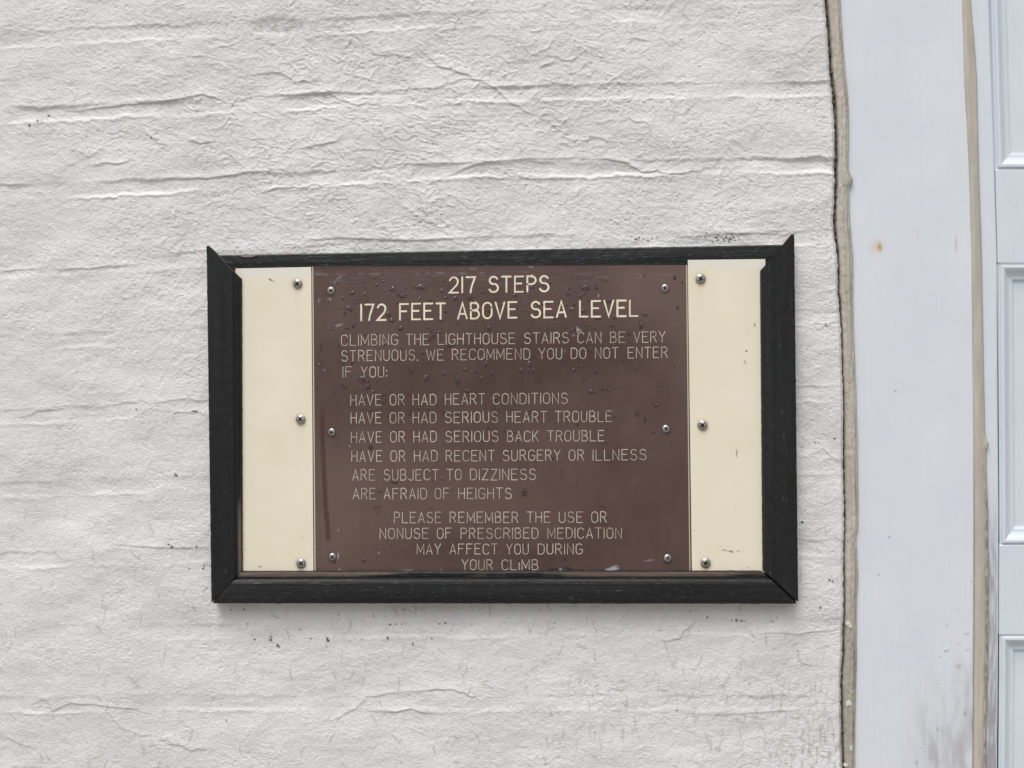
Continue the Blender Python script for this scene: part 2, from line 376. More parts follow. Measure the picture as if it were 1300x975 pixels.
# fine layer: wrinkle ridges rasterised on the dense part
iu = np.where((ut >= -150) & (ut <= 1065))[0]; iv = np.where((vv >= -25) & (vv <= 1001))[0]
du = U0[iv[0]:iv[-1] + 1, iu[0]:iu[-1] + 1]; dv = V0[iv[0]:iv[-1] + 1, iu[0]:iu[-1] + 1]
R = np.zeros_like(du); G = np.zeros_like(du); MO = np.zeros_like(du)
u_ax = ut[iu]; v_ax = vv[iv]
def stamp(poly, amp, dirt, wa=.9, wb=2.3):
    n = len(poly) - 1
    for k in range(n):
        (x0, y0), (x1, y1) = poly[k], poly[k + 1]
        if x1 < x0: x0, y0, x1, y1 = x1, y1, x0, y0
        pad = 9
        a0, a1 = np.searchsorted(u_ax, (x0 - pad - 8, x1 + pad)); b0, b1 = np.searchsorted(v_ax, (min(y0, y1) - pad, max(y0, y1) + pad))
        if a1 - a0 < 2 or b1 - b0 < 2: continue
        X = du[b0:b1, a0:a1]; Y = dv[b0:b1, a0:a1]
        L2 = (x1 - x0) ** 2 + (y1 - y0) ** 2 + 1e-6
        t = np.clip(((X - x0) * (x1 - x0) + (Y - y0) * (y1 - y0)) / L2, 0, 1)
        dx = X - x0 - t * (x1 - x0); dy = Y - y0 - t * (y1 - y0); d = np.sqrt(dx * dx + dy * dy)
        tt = (k + .5) / n; taper = min(1, 4 * tt * (1 - tt) + .3)
        if amp > 0:
            up_side = dy < 0
            q = amp * taper * np.where(up_side, np.exp(-(d / wb) ** 1.3), np.exp(-(d / wa) ** 2))
            R[b0:b1, a0:a1] = np.maximum(R[b0:b1, a0:a1], q)
        else:
            R[b0:b1, a0:a1] = np.minimum(R[b0:b1, a0:a1], amp * taper * np.exp(-(d / .9) ** 2))
        if dirt > 0:
            off = np.sqrt(dx * dx + (dy - .8) ** 2)
            G[b0:b1, a0:a1] = np.maximum(G[b0:b1, a0:a1], 1.15 * dirt * taper * np.exp(-(off / .95) ** 2))
for p, a, dr in strokes(): stamp(p, a, dr)
for p, a, dr in TRACED:
    q = []
    for (x0, y0), (x1, y1) in zip(p[:-1], p[1:]):           # roughen the traced line
        for k in range(3):
            t = k / 3; q.append((x0 + (x1 - x0) * t + random.gauss(0, .5), y0 + (y1 - y0) * t + random.gauss(0, .8)))
    q.append(p[-1]); stamp(q, a, dr, 1.0, 5.0)
# network wrinkles, stretched level
wx = du + 9 * noise(du / 21, dv / 15, 71); wy = dv + 6 * noise(du / 19, dv / 13, 72)
rid = np.maximum((1 - np.abs(noise(wx / 30, wy / 10 - wx / 60, 81))) ** 13, .8 * (1 - np.abs(noise(wx / 24, wy / 9 + wx / 50, 82))) ** 13); rid2 = (1 - np.abs(noise(wx / 12, wy / 9, 83))) ** 6
msk = np.clip(.35 + .75 * np.exp(-((du - 480) / 300) ** 2 - ((dv - 150) / 190) ** 2) + .5 * noise(du / 120, dv / 90, 91), .1, 1.2)
fall = .72 + .28 * (1 - smooth(330, 520, dv)); relax = 1 - .25 * smooth(0, 1, 1 - du / 320)
G += .13 * rid * msk * smooth(.2, .6, msk)
fine = R + 1.0 * rid * msk * smooth(-.5, .3, noise(du / 40, dv / 30, 88)) + .22 * rid2 * msk + .30 * fbm(du / 8, dv / 7, 95, 3, .65) + .26 * noise(du / 2.7, dv / 2.7, 97) - .9 * smooth(.38, .62, noise(du / 4.5, dv / 3.6, 98)) * smooth(-.1, .4, noise(du / 60, dv / 50, 99))
fine = fine * fall * relax
# beaded paint skin beside the joints
G += .10 * smooth(.15, .6, noise(du / 11, dv / 4, 101)) * smooth(.3, .7, fbm(du / 130, dv / 60, 103) + .35)
G += .42 * np.exp(-(((du - 352) / 38) ** 2 + ((dv - 36) / 9) ** 2) ** 2) * smooth(-.35, .35, fbm(du / 9, dv / 5, 105))
G += .40 * smooth(830, 960, dv) * smooth(930, 1060, du) * smooth(0, .6, fbm(du / 5, dv / 14, 107))
G += .55 * smooth(1064, 1070, du + 2 * noise(du, dv / 7, 3)) * smooth(780, 880, dv)
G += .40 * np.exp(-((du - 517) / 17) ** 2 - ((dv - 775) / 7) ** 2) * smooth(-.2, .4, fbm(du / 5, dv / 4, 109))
G += .22 * np.exp(-((dv - 772) / 6) ** 2) * smooth(270, 300, du) * (1 - smooth(990, 1015, du))  # the frame's shade, painted on the wall as a warm dark band below it
G += .30 * np.exp(-((dv - 321) / 4) ** 2) * smooth(280, 300, du) * (1 - smooth(600, 700, du)) * smooth(-.2, .4, fbm(du / 9, dv / 4, 111))
for (x, y, s) in SPECKS:
    a0, a1 = np.searchsorted(u_ax, (x - 16, x + 9)); b0, b1 = np.searchsorted(v_ax, (y - 8, y + 8))
    X = du[b0:b1, a0:a1]; Y = dv[b0:b1, a0:a1]; rr = np.sqrt((X - x) ** 2 + (Y - y) ** 2) + .8 * noise(X / 1.9, Y / 1.9, int(x))
    MO[b0:b1, a0:a1] = np.maximum(MO[b0:b1, a0:a1], .92 * (1 - smooth(s * .45, s * 1.05, rr)))
X = (du - 247.5) / 5; Y = (dv - 522.5) / 1.3; MO = np.maximum(MO, .9 * (1 - smooth(.6, 1.2, np.sqrt(X * X + Y * Y))))
Hh[iv[0]:iv[-1] + 1, iu[0]:iu[-1] + 1] += fine
# roll the paint back at the opening
Hh -= 3.5 * smooth(-5, 0, U0 - cv(EDGE, V0)) ** 2
Gf = np.zeros_like(U0); Mf = np.zeros_like(U0)
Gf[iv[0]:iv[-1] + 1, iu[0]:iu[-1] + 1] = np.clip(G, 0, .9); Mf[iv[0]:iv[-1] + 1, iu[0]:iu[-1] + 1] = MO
# shared wall plane (depth 0) positions, relief straight out of the wall
Xw, Zw = plane_xz(U0, V0, 0)
V = np.stack([Xw, -Hh * K, Zw], -1)
ny, nx = U0.shape
parts_v = [V.reshape(-1, 3)]; parts_q = [quads(ny, nx)]; ga = [Gf.ravel()]; ma = [Mf.ravel()]; off = ny * nx
rev = V[:, -1].copy(); rev2 = rev.copy(); rev2[:, 1] = 40 * K                 # the reveal going back behind the edge
rv = np.stack([rev, rev2], 1); parts_v.append(rv.reshape(-1, 3)); parts_q.append(quads(ny, 2, off)); off += ny * 2
ga.append(np.full(ny * 2, .5)); ma.append(np.zeros(ny * 2))
def coarse(u0, u1, v0, v1, step=12):
    global off
    uu, v_ = np.meshgrid(np.arange(u0, u1 + step, step), np.linspace(v0, v1, int((v1 - v0) / 6) + 2))
    h = relief(uu, v_) + .9 * fbm(uu / 16, v_ / 10, 4, 3); x, z = plane_xz(uu, v_, 0)
    parts_v.append(np.stack([x, -h * K, z], -1).reshape(-1, 3)); parts_q.append(quads(*uu.shape, off)); off += uu.size
    ga.append(np.zeros(uu.size)); ma.append(np.zeros(uu.size))
coarse(1985, 3600, -1250, FLOOR_V); coarse(1064, 1984, -1250, -900)
allq = np.concatenate(parts_q)
wall = mesh('brick_wall', np.concatenate(parts_v), allq, MWALL, smooth_=True, attrs={'grime_and_shade': np.concatenate(ga), 'mould_and_shade': np.concatenate(ma)})
tag(wall, 'thickly painted white brick wall with wrinkled, cracked paint and sunken mortar joints', 'wall')

# ------------------------------------------------------------------ ground
gx = np.linspace(-60, 60, 41); gy = np.linspace(-80, .6, 41)
GX, GY = np.meshgrid(gx, gy); GZ = 0.01 * fbm(GX / 9, GY / 9, 2) - 0.012; GZ[GY > -2] = -.004
ground = mesh('ground', np.stack([GX, GY, GZ], -1).reshape(-1, 3), quads(41, 41)[:, ::-1], MGROUND)
tag(ground, kind='structure')

# ------------------------------------------------------------------ door frame: board, sealant beads
def strip(name, left, right, depth, mat, parent, org, vr=(-880, FLOOR_V - 4), nx=8, dense=(-20, 1000), step=3.0, hfun=None, afun=None, back=24):
    """upright board between two curves, with sides going back"""
    v_ = axis(vr[0], dense[0], dense[1], vr[1], step); t = np.linspace(0, 1, nx)
    T, VV = np.meshgrid(t, v_); L = cv(left, VV) if not callable(left) else left(VV); Rr = cv(right, VV) if not callable(right) else right(VV)
    UU = L + (Rr - L) * T
    x, z = plane_xz(UU, VV, depth)
    h = depth + (hfun(UU, VV, T) if hfun else 0)
    W = np.stack([x, -h * K + 0 * x, z], -1)
    bl = W[:, :1].copy(); bl[..., 1] = (-depth + back) * K; br = W[:, -1:].copy(); br[..., 1] = (-depth + back) * K
    W = np.concatenate([bl, W, br], 1)
    at = {}
    if afun:
        for k, a in afun(UU, VV, T).items(): at[k] = np.concatenate([a[:, :1], a, a[:, -1:]], 1).ravel()
    return mesh(name, W.reshape(-1, 3), quads(*W.shape[:2]), mat, parent, org, smooth_=True, attrs=at)

base = P(1160, FLOOR_V, -8); base.z = 0
frame = thing('door_frame', 'flat white door frame board with a rust spot, sealed with tan beads', 'door frame', base)
def casing_attr(U, Vv, T):
    n1 = fbm(U / 16, Vv / 55, 201, 4); n2 = fbm(U / 5, Vv / 40, 203, 3)
    g = .50 * np.exp(-((U - 1192) / 32) ** 2) * smooth(840, 965, Vv) * (.35 + .65 * smooth(-.7, .7, n1 + .7 * n2))
    g += .45 * smooth(1200, 1236, U) * smooth(780, 930, Vv) * smooth(-.8, .5, n1)
    g += .10 * smooth(740, 980, Vv) * smooth(-.3, .5, n1) * smooth(1120, 1200, U)
    g += .6 * np.exp(-((U - 1213.5) / 1.6) ** 2 - ((Vv - 313) / 13) ** 2) * smooth(-.2, .3, n2) + .25 * np.exp(-((U - 1165) / 1) ** 2 - ((Vv - 300) / 9) ** 2)
    g += .5 * np.exp(-((U - 1217) / 4) ** 2 - ((Vv - 846) / 3) ** 2)
    g += .35 * smooth(-2.2, -.3, U - cv(S2L, Vv)) * smooth(560, 700, Vv)
    r = .7 * np.exp(-(((U - 1117) / 3.0) ** 2 + ((Vv - 314) / 4.5) ** 2)) + .34 * np.exp(-((U - 1113) / 9) ** 2 - ((Vv - 313) / 8) ** 2)
    mo = .5 * np.exp(-((U - 1117) / .9) ** 2 - ((Vv - 313) / 5) ** 2)
    for (x, y, s) in [(1129, 682, 1.1), (1137, 497, 1.2), (1116, 730, 1.1), (1156, 535, .8)]:
        mo = np.maximum(mo, .8 * np.exp(-((U - x) ** 2 + (Vv - y) ** 2) / s ** 2))
    return {'grime_and_shade': np.clip(g, 0, .9), 'rust': np.clip(r, 0, .9), 'mould_and_shade': mo}
S1Rm = lambda y: cv(S1R, y) - 3
S2Lp = lambda y: cv(S2L, y) + 3
strip('casing_board', lambda y: np.minimum(cv(S1R, y) - 3, 1080 + (y - 400) * .008 + 0 * y), S2Lp, -8, MWHITE, frame, base, nx=96, step=1.8,
      hfun=lambda U, Vv, T: .25 * fbm(U / 60, Vv / 300, 211, 2) - 1.5 * smooth(1.0, 3.5, U - cv(S2L, Vv)), afun=casing_attr)
def seal1_h(U, Vv, T):
    b = np.sqrt(np.clip(1 - (2 * T - 1) ** 2, 0, 1))
    h = 4.0 * b + .5 * fbm(T * 5, Vv / 30, 221, 2) + .5 * fbm(U / 4, Vv / 7, 223, 3)
    h -= 1.3 * np.exp(-((T - .80 - .05 * noise(Vv / 40, Vv * 0, 5)) / .05) ** 2)
    h -= .5 * np.exp(-((T - .45 - .10 * noise(Vv / 60, Vv * 0, 9)) / .05) ** 2)
    h += 2.5 * np.exp(-((Vv - 228) / 7) ** 2) * smooth(.7, 1, T)
    return h
def seal1_a(U, Vv, T):
    g = .75 * np.exp(-((T - .80 - .05 * noise(Vv / 40, Vv * 0, 5)) / .045) ** 2) * np.clip(.6 + fbm(Vv / 50, T, 8), .1, 1)
    g += .35 * smooth(.86, .97, T) + .5 * (1 - smooth(0, .12, T)) * np.clip(.5 + noise(Vv / 30, Vv * 0, 12), 0, 1)
    g += .35 * np.exp(-((T - .5 - .12 * noise(Vv / 60, Vv * 0, 19)) / .04) ** 2) * smooth(0, .4, noise(Vv / 25, T, 21))
    g += .30 * smooth(700, 850, Vv)
    g += .8 * (np.hypot(U - 1070, Vv - 236) < 1.3) + .5 * smooth(.3, .55, noise(U / 2.2, Vv / 3.5, 14)) * smooth(-.1, .4, noise(Vv / 40, T * 2, 15))
    return {'grime_and_shade': np.clip(g, 0, .95)}
GAPW = np.array([(-900, 3.2), (0, 2.9), (150, 2.7), (230, 3.2), (290, 2.2), (330, 1.6), (420, 1.0), (700, .8), (850, 1.4), (975, 1.0), (2500, 1)], float)
seal_l = lambda y: cv(EDGE, y) + cv(GAPW, y) + .6 * noise(y / 13, y * 0, 31)
seal1 = strip('sealant_bead', seal_l, S1R, -6, MSEAL, frame, base, nx=20, step=1.6, hfun=seal1_h, afun=seal1_a, back=14)
seal1['label'] = 'ragged tan sealant bead between the brick wall and the board'
def seal2_h(U, Vv, T):
    b = np.clip(1 - (2 * T - 1) ** 4, 0, 1)
    h = 2.6 * b + .25 * fbm(U / 5, Vv / 20, 231, 3) + 2.0 * np.exp(-((Vv - 564) / 6) ** 2) * smooth(.6, .95, T)
    h -= 1.4 * smooth(540, 640, Vv) * np.exp(-((T - .80 - .06 * noise(Vv / 30, T * 0, 33)) / .10) ** 2)
    return h
def seal2_a(U, Vv, T):
    g = .18 * smooth(.9, 1, T) + .75 * np.exp(-((T - .86 - .05 * noise(Vv / 30, T * 0, 33)) / .12) ** 2) * smooth(530, 680, Vv) * smooth(-.5, .2, fbm(U / 3, Vv / 12, 35))
    g += .85 * (1 - smooth(0, .07, T)) * smooth(560, 640, Vv)
    g += .5 * np.exp(-((U - 1247) / 2) ** 2 - ((Vv - 598) / 9) ** 2) * smooth(-.1, .3, noise(U / 1.5, Vv / 3, 37)) + .5 * np.exp(-((Vv - 206) / .9) ** 2) * .4 + .4 * np.exp(-((Vv - 228 + 3 * T) / .9) ** 2) * .4
    g += .35 * smooth(.93, 1, T) * smooth(240, 300, Vv)
    return {'grime_and_shade': np.clip(g, 0, .95)}
seal2 = strip('sealant_bead', S2L, S2R, -8, MSEAL, frame, base, nx=14, step=1.6, hfun=seal2_h, afun=seal2_a, back=14)
seal2['label'] = 'smooth tan sealant bead between the board and the door'
# paint chips stuck on the first bead
def blob(name, cx, cy, rx, ry, depth, th, mat, parent, org, seed, n=11):
    rs = random.Random(seed); vs = []; c = P(cx, cy, depth + th)
    ring = []
    for k in range(n):
        a = 2 * math.pi * k / n; r = rs.uniform(.65, 1.15)
        ring.append((cx + rx * r * math.cos(a), cy + ry * r * math.sin(a)))
    for (x, y) in ring: p = P(x, y, depth + th); vs.append(p + Vector((0, 0, 0)))
    for (x, y) in ring: p = P(x, y, depth + th); vs.append(Vector((p.x, -(depth - 1) * K, p.z)))
    vs.append(c + Vector((0, -.4 * K, 0))); fs = [(k, (k + 1) % n, 2 * n) for k in range(n)] + [((k + 1) % n, k, n + k, n + (k + 1) % n) for k in range(n)]
    return mesh(name, vs, fs, mat, parent, org)
for i, (x, y, a, b) in enumerate([(1077, 792, 3.5, 3.2), (1079.5, 795, 2.8, 2.6), (1077.5, 893, 3.6, 4.6), (1080.5, 950, 2, 4), (1074, 972, 3, 3)]):
    blob('paint_flake', x, y, a, b, -2.4, 1.0, MFLAKE, seal1, base, i)
# frame head, far jamb and seal strip behind, so that the opening is closed
def box(name, corners, d0, d1, mat, parent, org, dref=None):
    dref = d1 if dref is None else dref
    pts = [plane_xz(x, y, dref) for x, y in corners]
    vs = [Vector((float(x), -d0 * K, float(z))) for x, z in pts] + [Vector((float(x), -d1 * K, float(z))) for x, z in pts]
    return mesh(name, vs, [(0, 1, 2, 3), (7, 6, 5, 4), (0, 4, 5, 1), (1, 5, 6, 2), (2, 6, 7, 3), (3, 7, 4, 0)], mat, parent, org)
box('casing_board', [(1040, -902), (1990, -902), (1990, -740), (1040, -740)], -32, -7, MWHITE, frame, base)
box('casing_board', [(1835, -738), (1990, -738), (1990, FLOOR_V), (1835, FLOOR_V)], -32, -8, MWHITE, frame, base)

# algae and dirt in the crack beside the wall
gv = axis(-880, -20, 1000, FLOOR_V - 4, 1.6); gt = np.linspace(0, 1, 6); T, VV = np.meshgrid(gt, gv)
UU = cv(EDGE, VV) - 3 + (cv(GAPW, VV) + 8) * T; x, z = plane_xz(UU, VV, -9)
hh = -9.5 + 4.0 * smooth(.05, .55, noise(UU / 6, VV / 6, 41)) + 1.2 * noise(UU / 2, VV / 3, 43)
alg = mesh('algae', np.stack([x, -hh * K, z], -1).reshape(-1, 3), quads(*UU.shape), MALG, smooth_=True)
tag(alg, 'dark olive algae and dirt filling the crack between painted wall and tan sealant', 'algae', kind='stuff')

# ------------------------------------------------------------------ panelled door
dbase = P(1560, FLOOR_V, -12); dbase.z = 0
door = thing('door', 'pale blue-white door with sunken moulded panels at the right edge', 'door', dbase)
def stile_attr(U, Vv, T):
    g = (.75 * smooth(.0, .3, T) * (1 - smooth(.80, 1, T)) * smooth(600, 740, Vv) + .65 * smooth(860, 950, Vv) * smooth(.1, .5, T)) * (.3 + .7 * smooth(-.7, .6, fbm(U / 3, Vv / 34, 251, 4)))
    g += .25 * np.exp(-((T - .9) / .05) ** 2) * np.exp(-((Vv - 480) / 12) ** 2)
    return {'grime_and_shade': np.clip(g * .9, 0, .7)}
strip('door_stile', lambda y: cv(S2R, y) - 4, STR, -10.5, MSTILE, door, dbase, nx=18, step=2.5, vr=(-735, FLOOR_V - 8),
      hfun=lambda U, Vv, T: -.8 * smooth(.93, 1, T) + .15 * fbm(U / 5, Vv / 50, 253), afun=stile_attr)
PAN = [(-619, -259), (-143, 216), (333, 693), (805, 1165), (1281, 1641), (1757, 2117)]
LX = lambda y: float(cv(STR, y)) + .8
RXE = 1700
edges = [-735] + [q for p in PAN for q in p] + [FLOOR_V - 8]
prof = [(0, 0), (1.4, -1.5), (3.0, -1.8), (4.2, .9), (7, 1.1), (10, -.6), (13, -3.6), (17, -5.6), (21, -6.2), (22.2, -8.4), (25, -9.0), (33, -9.0), (36, -8.2)]
def panel_rect(y0, y1, o):
    return [(LX(y0) + o, y0 + o), (RXE - o, y0 + o), (RXE - o, y1 - o), (LX(y1) + o, y1 - o)]
for (y0, y1) in PAN:
    vs = []; fs = []
    for j, (o, d) in enumerate(prof[:11]):
        for (x, y) in panel_rect(y0, y1, o):
            X, Z = plane_xz(x, y, -12); vs.append((float(X), (12 - d) * K, float(Z)))
        if j:
            a, b = 4 * (j - 1), 4 * j
            fs += [(a + k, a + (k + 1) % 4, b + (k + 1) % 4, b + k) for k in range(4)]
    pn_v = []; pn_f = []
    rs = [(25, -9.05), (52, -9.05), (54, -8.2), (74, -5.5), (75, -5.0)]
    for j, (o, d) in enumerate(rs):
        for (x, y) in panel_rect(y0, y1, o):
            X, Z = plane_xz(x, y, -12); pn_v.append((float(X), (12 - d) * K, float(Z)))
        if j: pn_f += [(4 * (j - 1) + k, 4 * (j - 1) + (k + 1) % 4, 4 * j + (k + 1) % 4, 4 * j + k) for k in range(4)]
    pn_f.append(tuple(4 * (len(rs) - 1) + k for k in range(4)))
    pnl = mesh('door_panel', pn_v, pn_f, MDOOR, door, dbase)
    mesh('moulding', vs, fs, MDOOR, pnl, dbase)
for k in range(0, len(edges), 2):
    y0, y1 = edges[k], edges[k + 1]
    if y1 - y0 < 2: continue
    box('door_rail', [(LX(y0), y0), (RXE, y0), (RXE, y1), (LX(y1), y1)], -34, -12, MDOOR, door, dbase, dref=-12)
box('door_stile', [(RXE + .6, -735), (1834, -735), (1834, FLOOR_V - 8), (RXE + .6, FLOOR_V - 8)], -34, -11.5, MDOOR, door, dbase)

# ------------------------------------------------------------------ the notice board
sb = P(640, 765, 0)
sign = thing('notice_board', 'brown warning board with cream side strips in a black wooden frame on the brick wall', 'sign', sb)
def rail(name, inner0, inner1, outer0, outer1, dref, prof, mat, wear, ends=(MEND, MEND), n=160, seed=0, back=-6, wob=.5):
    """moulded rail: prof = (t from inner 0 to outer 1, depth px, wear)"""
    A = np.array(plane_xz([inner0[0], inner1[0], outer0[0], outer1[0]], [inner0[1], inner1[1], outer0[1], outer1[1]], dref)).T
    s = np.linspace(0, 1, n)[:, None]; t = np.array([p[0] for p in prof])[None, :]; dp = np.array([p[1] for p in prof])[None, :]
    In = A[0] + (A[1] - A[0]) * s[..., None]; Out = A[2] + (A[3] - A[2]) * s[..., None]
    XZ = In + (Out - In) * t[..., None]
    if name == 'frame_stile':                              # blunt tip
        XZ[..., 1] += (1 - s) ** 40 * (In[..., 1] + (Out - In)[..., 1] * np.minimum(t / .90, 1) - XZ[..., 1])
    Lpx = np.linalg.norm(A[1] - A[0]) / K
    ed = (t < .02) * 1.0 + (t > .97) * 1.0
    wv = wob * fbm(s * Lpx / 9 + 0 * t, 0 * s + t * 3, 300 + seed, 3) * K
    nrm = (A[2] - A[0]); nrm = nrm / np.linalg.norm(nrm)
    XZ = XZ + nrm * (wv * ed)[..., None]
    Y = -(dp + .35 * fbm(s * Lpx / 14 + 0 * t, t * 5 + 0 * s, 310 + seed, 2) * (dp > 8)) * K
    W = np.stack([XZ[..., 0], Y + 0 * XZ[..., 0], XZ[..., 1]], -1); m_ = W.shape[1]
    q = quads(n, m_); fs = [tuple(f) for f in q]; fm = [0] * len(fs)
    fs.append(tuple(range(m_))); fm.append(1); fs.append(tuple(((n - 1) * m_ + k) for k in range(m_))[::-1]); fm.append(2)
    wa = np.repeat(np.array([p[2] for p in prof])[None, :], n, 0) * wear(s) if callable(wear) else np.repeat(np.array([p[2] for p in prof])[None, :], n, 0) * wear
    o = mesh(name, W.reshape(-1, 3), fs, [mat, ends[0], ends[1]], sign, sb, smooth_=False, fmat=fm, attrs={'wear': wa.ravel()})
    return o
PF_B = [(0, 4, 0), (.0, 13.0, 0), (.03, 15.4, .2), (.045, 15.8, .70), (.10, 16.0, .74), (.165, 15.6, .70), (.18, 14.9, 0), (.21, 15.0, 0), (.25, 18.4, .1), (.29, 19.6, .0), (.36, 20.6, 0), (.6, 21.2, 0), (.84, 20.6, 0), (.93, 19.4, .0), (.95, 18.2, 0), (.965, 17.4, .15), (1.0, 16.8, .1), (1.0, -6, 0)]
PF_L = [(0, 4, 0), (0, 12.5, .25), (.03, 15.0, .52), (.10, 16.5, .5), (.16, 17.3, .15), (.22, 19.8, .12), (.4, 21.0, 0), (.7, 21.2, 0), (.88, 20.4, 0), (.93, 19.6, 0), (1, 18.4, .05), (1, -6, 0)]
PF_R = [(0, 4, 0), (0, 13.5, 0), (.02, 16.0, .35), (.06, 18.2, .3), (.12, 19.9, .2), (.3, 21.2, 0), (.7, 21.4, 0), (.9, 20.4, 0), (.94, 19.6, 0), (1, 18.6, 0), (1, -6, 0)]
rail('frame_stile', (304.5, 353.2), (305.5, 725.5), (262.0, 312.2), (268.2, 765.4), 19, PF_L, MWV, lambda s: .45 + .75 * s, (MEND, MWV), seed=1)
rail('frame_stile', (966.2, 343.2), (969.3, 724.2), (1008.4, 297.6), (1013.4, 764.4), 19, PF_R, MWV, 1.0, (MEND, MWV), seed=2)
rail('frame_rail', (305.8, 726.2), (967.6, 725.6), (268.8, 766.4), (1012.6, 766.9), 19, PF_B, MWH, lambda s: .80 + .16 * np.sin(s * 9 + 1) + .06 * np.sin(31 * s) + .1 * (s > .85), (MWH, MDIRT), n=260, seed=3)
PF_T = [(0, -4, 0), (0, 9.5, 0), (.5, 9.9, 0), (.93, 9.2, .0), (1, 8.2, .25), (1, -6, 0)]
topr = rail('frame_rail', (300, 345), (972, 338), (272, 323.8), (1003, 310.3), 9.5, PF_T, MWH, lambda s: 1 + 0 * s, (MWH, MWH), n=200, seed=4, wob=.7)
topr['label'] = 'top rail, set back behind the plates and below the stile tips'
# bare patch on the top edge of the rail
bp = [(304, 322.8), (309, 322.4), (318, 322.2), (326.5, 322.0), (326.5, 323.0), (322, 324.8), (316, 325.4), (308, 325.2)]
pts = [plane_xz(x, y + 1.3, 9.6) for x, y in bp]; nn = len(bp)
mesh('bare_patch', [(float(a), -10.6 * K, float(b)) for a, b in pts] + [(float(a), -8.0 * K, float(b)) for a, b in pts],
     [tuple(range(nn))[::-1]] + [((k + 1) % nn, k, nn + k, nn + (k + 1) % nn) for k in range(nn)], MPALE, topr, sb)
box('backing_board', [(270, 336), (1006, 336), (1010.5, 764.5), (274, 762)], -4, 6.5, MWV, sign, sb, dref=6.5)

def plate(name, corners, depth, thick, mat, step, afun, chamfer=0.0, core=None, label=None):
    """thin sheet, fine front grid, optional bevelled edge in the core colour"""
    c = np.array(corners, float)
    nx = int(abs(c[1, 0] - c[0, 0]) / step) + 2; nyy = int(abs(c[3, 1] - c[0, 1]) / step) + 2
    S_, T_ = np.meshgrid(np.linspace(0, 1, nx), np.linspace(0, 1, nyy))
    def bil(k, s, t): return (c[0, k] * (1 - s) + c[1, k] * s) * (1 - t) + (c[3, k] * (1 - s) + c[2, k] * s) * t
    UU = bil(0, S_, T_); VV = bil(1, S_, T_); x, z = plane_xz(UU, VV, depth)
    W = np.stack([x, np.full_like(x, -depth * K), z], -1)
    at = afun(UU, VV)
    vs = W.reshape(-1, 3); q = quads(nyy, nx); n0 = len(vs); fm = [0] * len(q)
    per = [(0, i) for i in range(nx)] + [(j, nx - 1) for j in range(1, nyy)] + [(nyy - 1, i) for i in range(nx - 2, -1, -1)] + [(j, 0) for j in range(nyy - 2, 0, -1)]
    pid = np.array([j * nx + i for j, i in per]); pp = vs[pid]; cen = pp.mean(0)
    outv = pp.copy()
    ch = chamfer * K
    for k, (j, i) in enumerate(per):
        if i == 0: outv[k, 0] -= ch
        if i == nx - 1: outv[k, 0] += ch
        if j == 0: outv[k, 2] += ch * .3
        if j == nyy - 1: outv[k, 2] -= ch * .3
    outv[:, 1] += ch * .7; bk = outv.copy(); bk[:, 1] = -(depth - thick) * K
    allv = np.concatenate([vs, outv, bk]); m_ = len(per); k = np.arange(m_); k2 = (k + 1) % m_
    q2 = np.stack([pid[k2], pid[k], n0 + k, n0 + k2], -1); q3 = np.stack([n0 + k2, n0 + k, n0 + m_ + k, n0 + m_ + k2], -1)
    qq = np.concatenate([q, q2, q3]); lr = [1 if (per[a][1] in (0, nx - 1) and per[(a + 1) % m_][1] == per[a][1]) else 0 for a in range(m_)]; fm += lr + lr
    at = {kk: np.concatenate([a.ravel(), np.zeros(2 * m_)]) for kk, a in at.items()}
    o = mesh(name, allv, qq, [mat, core or mat], sign, sb, fmat=fm, attrs=at)
    if label: o['label'] = label
    return o

BIG = [(533.4, 364.5, 17, 6), (498.7, 367, 8, 6), (478, 362, 6, 4), (510.5, 376, 7, 6), (492.8, 399, 7, 7), (620.5, 417, 8, 8), (550.3, 426, 6, 9), (571.5, 438, 12, 6), (521.5, 470.3, 7, 10), (534, 467, 5, 8), (541, 480.5, 8, 9),
       (580.8, 484, 8, 10), (618, 462, 8, 8), (624, 474, 5, 7), (459, 482, 11, 8), (743.2, 366, 10, 8), (756.8, 365, 5, 7), (772, 382, 10, 5), (750, 445, 7, 10), (672, 462, 9, 8), (661, 471, 9, 6), (678, 471, 5, 6), (729, 470, 6, 5), (756, 472, 6, 7),
       (813.5, 414, 5, 7), (776, 413, 7, 5), (519, 497.6, 6, 9), (520.5, 524.7, 6, 9), (470.6, 567, 6, 8), (501, 612, 8, 5), (808.7, 524.7, 6, 10), (818.8, 533, 4, 7), (665.7, 625.4, 7, 10), (808.4, 618.6, 4, 7), (833, 514.5, 5, 5), (751, 497.6, 8, 6), (829, 548, 5, 5),
       (566, 378, 7, 4), (578, 379, 6, 6), (597, 378, 8, 6), (546, 381, 6, 4), (447, 372, 7, 5), (463, 373, 4, 4), (487, 357.5, 6, 3), (543, 416, 5, 3), (509, 417, 7, 6), (440, 417, 6, 4), (437, 397, 4, 8), (448, 413, 6, 7), (497, 407, 8, 5), (613, 371, 7, 4), (561, 369, 5, 5), (596.5, 343 + 14, 0.1, .1),
       (740, 395, 6, 5), (741, 373, 6, 3), (724, 393, 8, 4), (759, 405, 9, 4), (694, 385, 4, 3), (557, 397, 5, 4), (478, 484, 4, 4), (466, 484, 6, 5), (612, 480, 5, 5), (487, 500, 5, 6), (467, 491, 7, 8), (437, 492, 6, 4), (470, 521, 7, 4), (532, 519, 6, 4)]
lst = [(x, y, a, b, random.uniform(-.15, .15)) for x, y, a, b in BIG]
rs = random.Random(5)
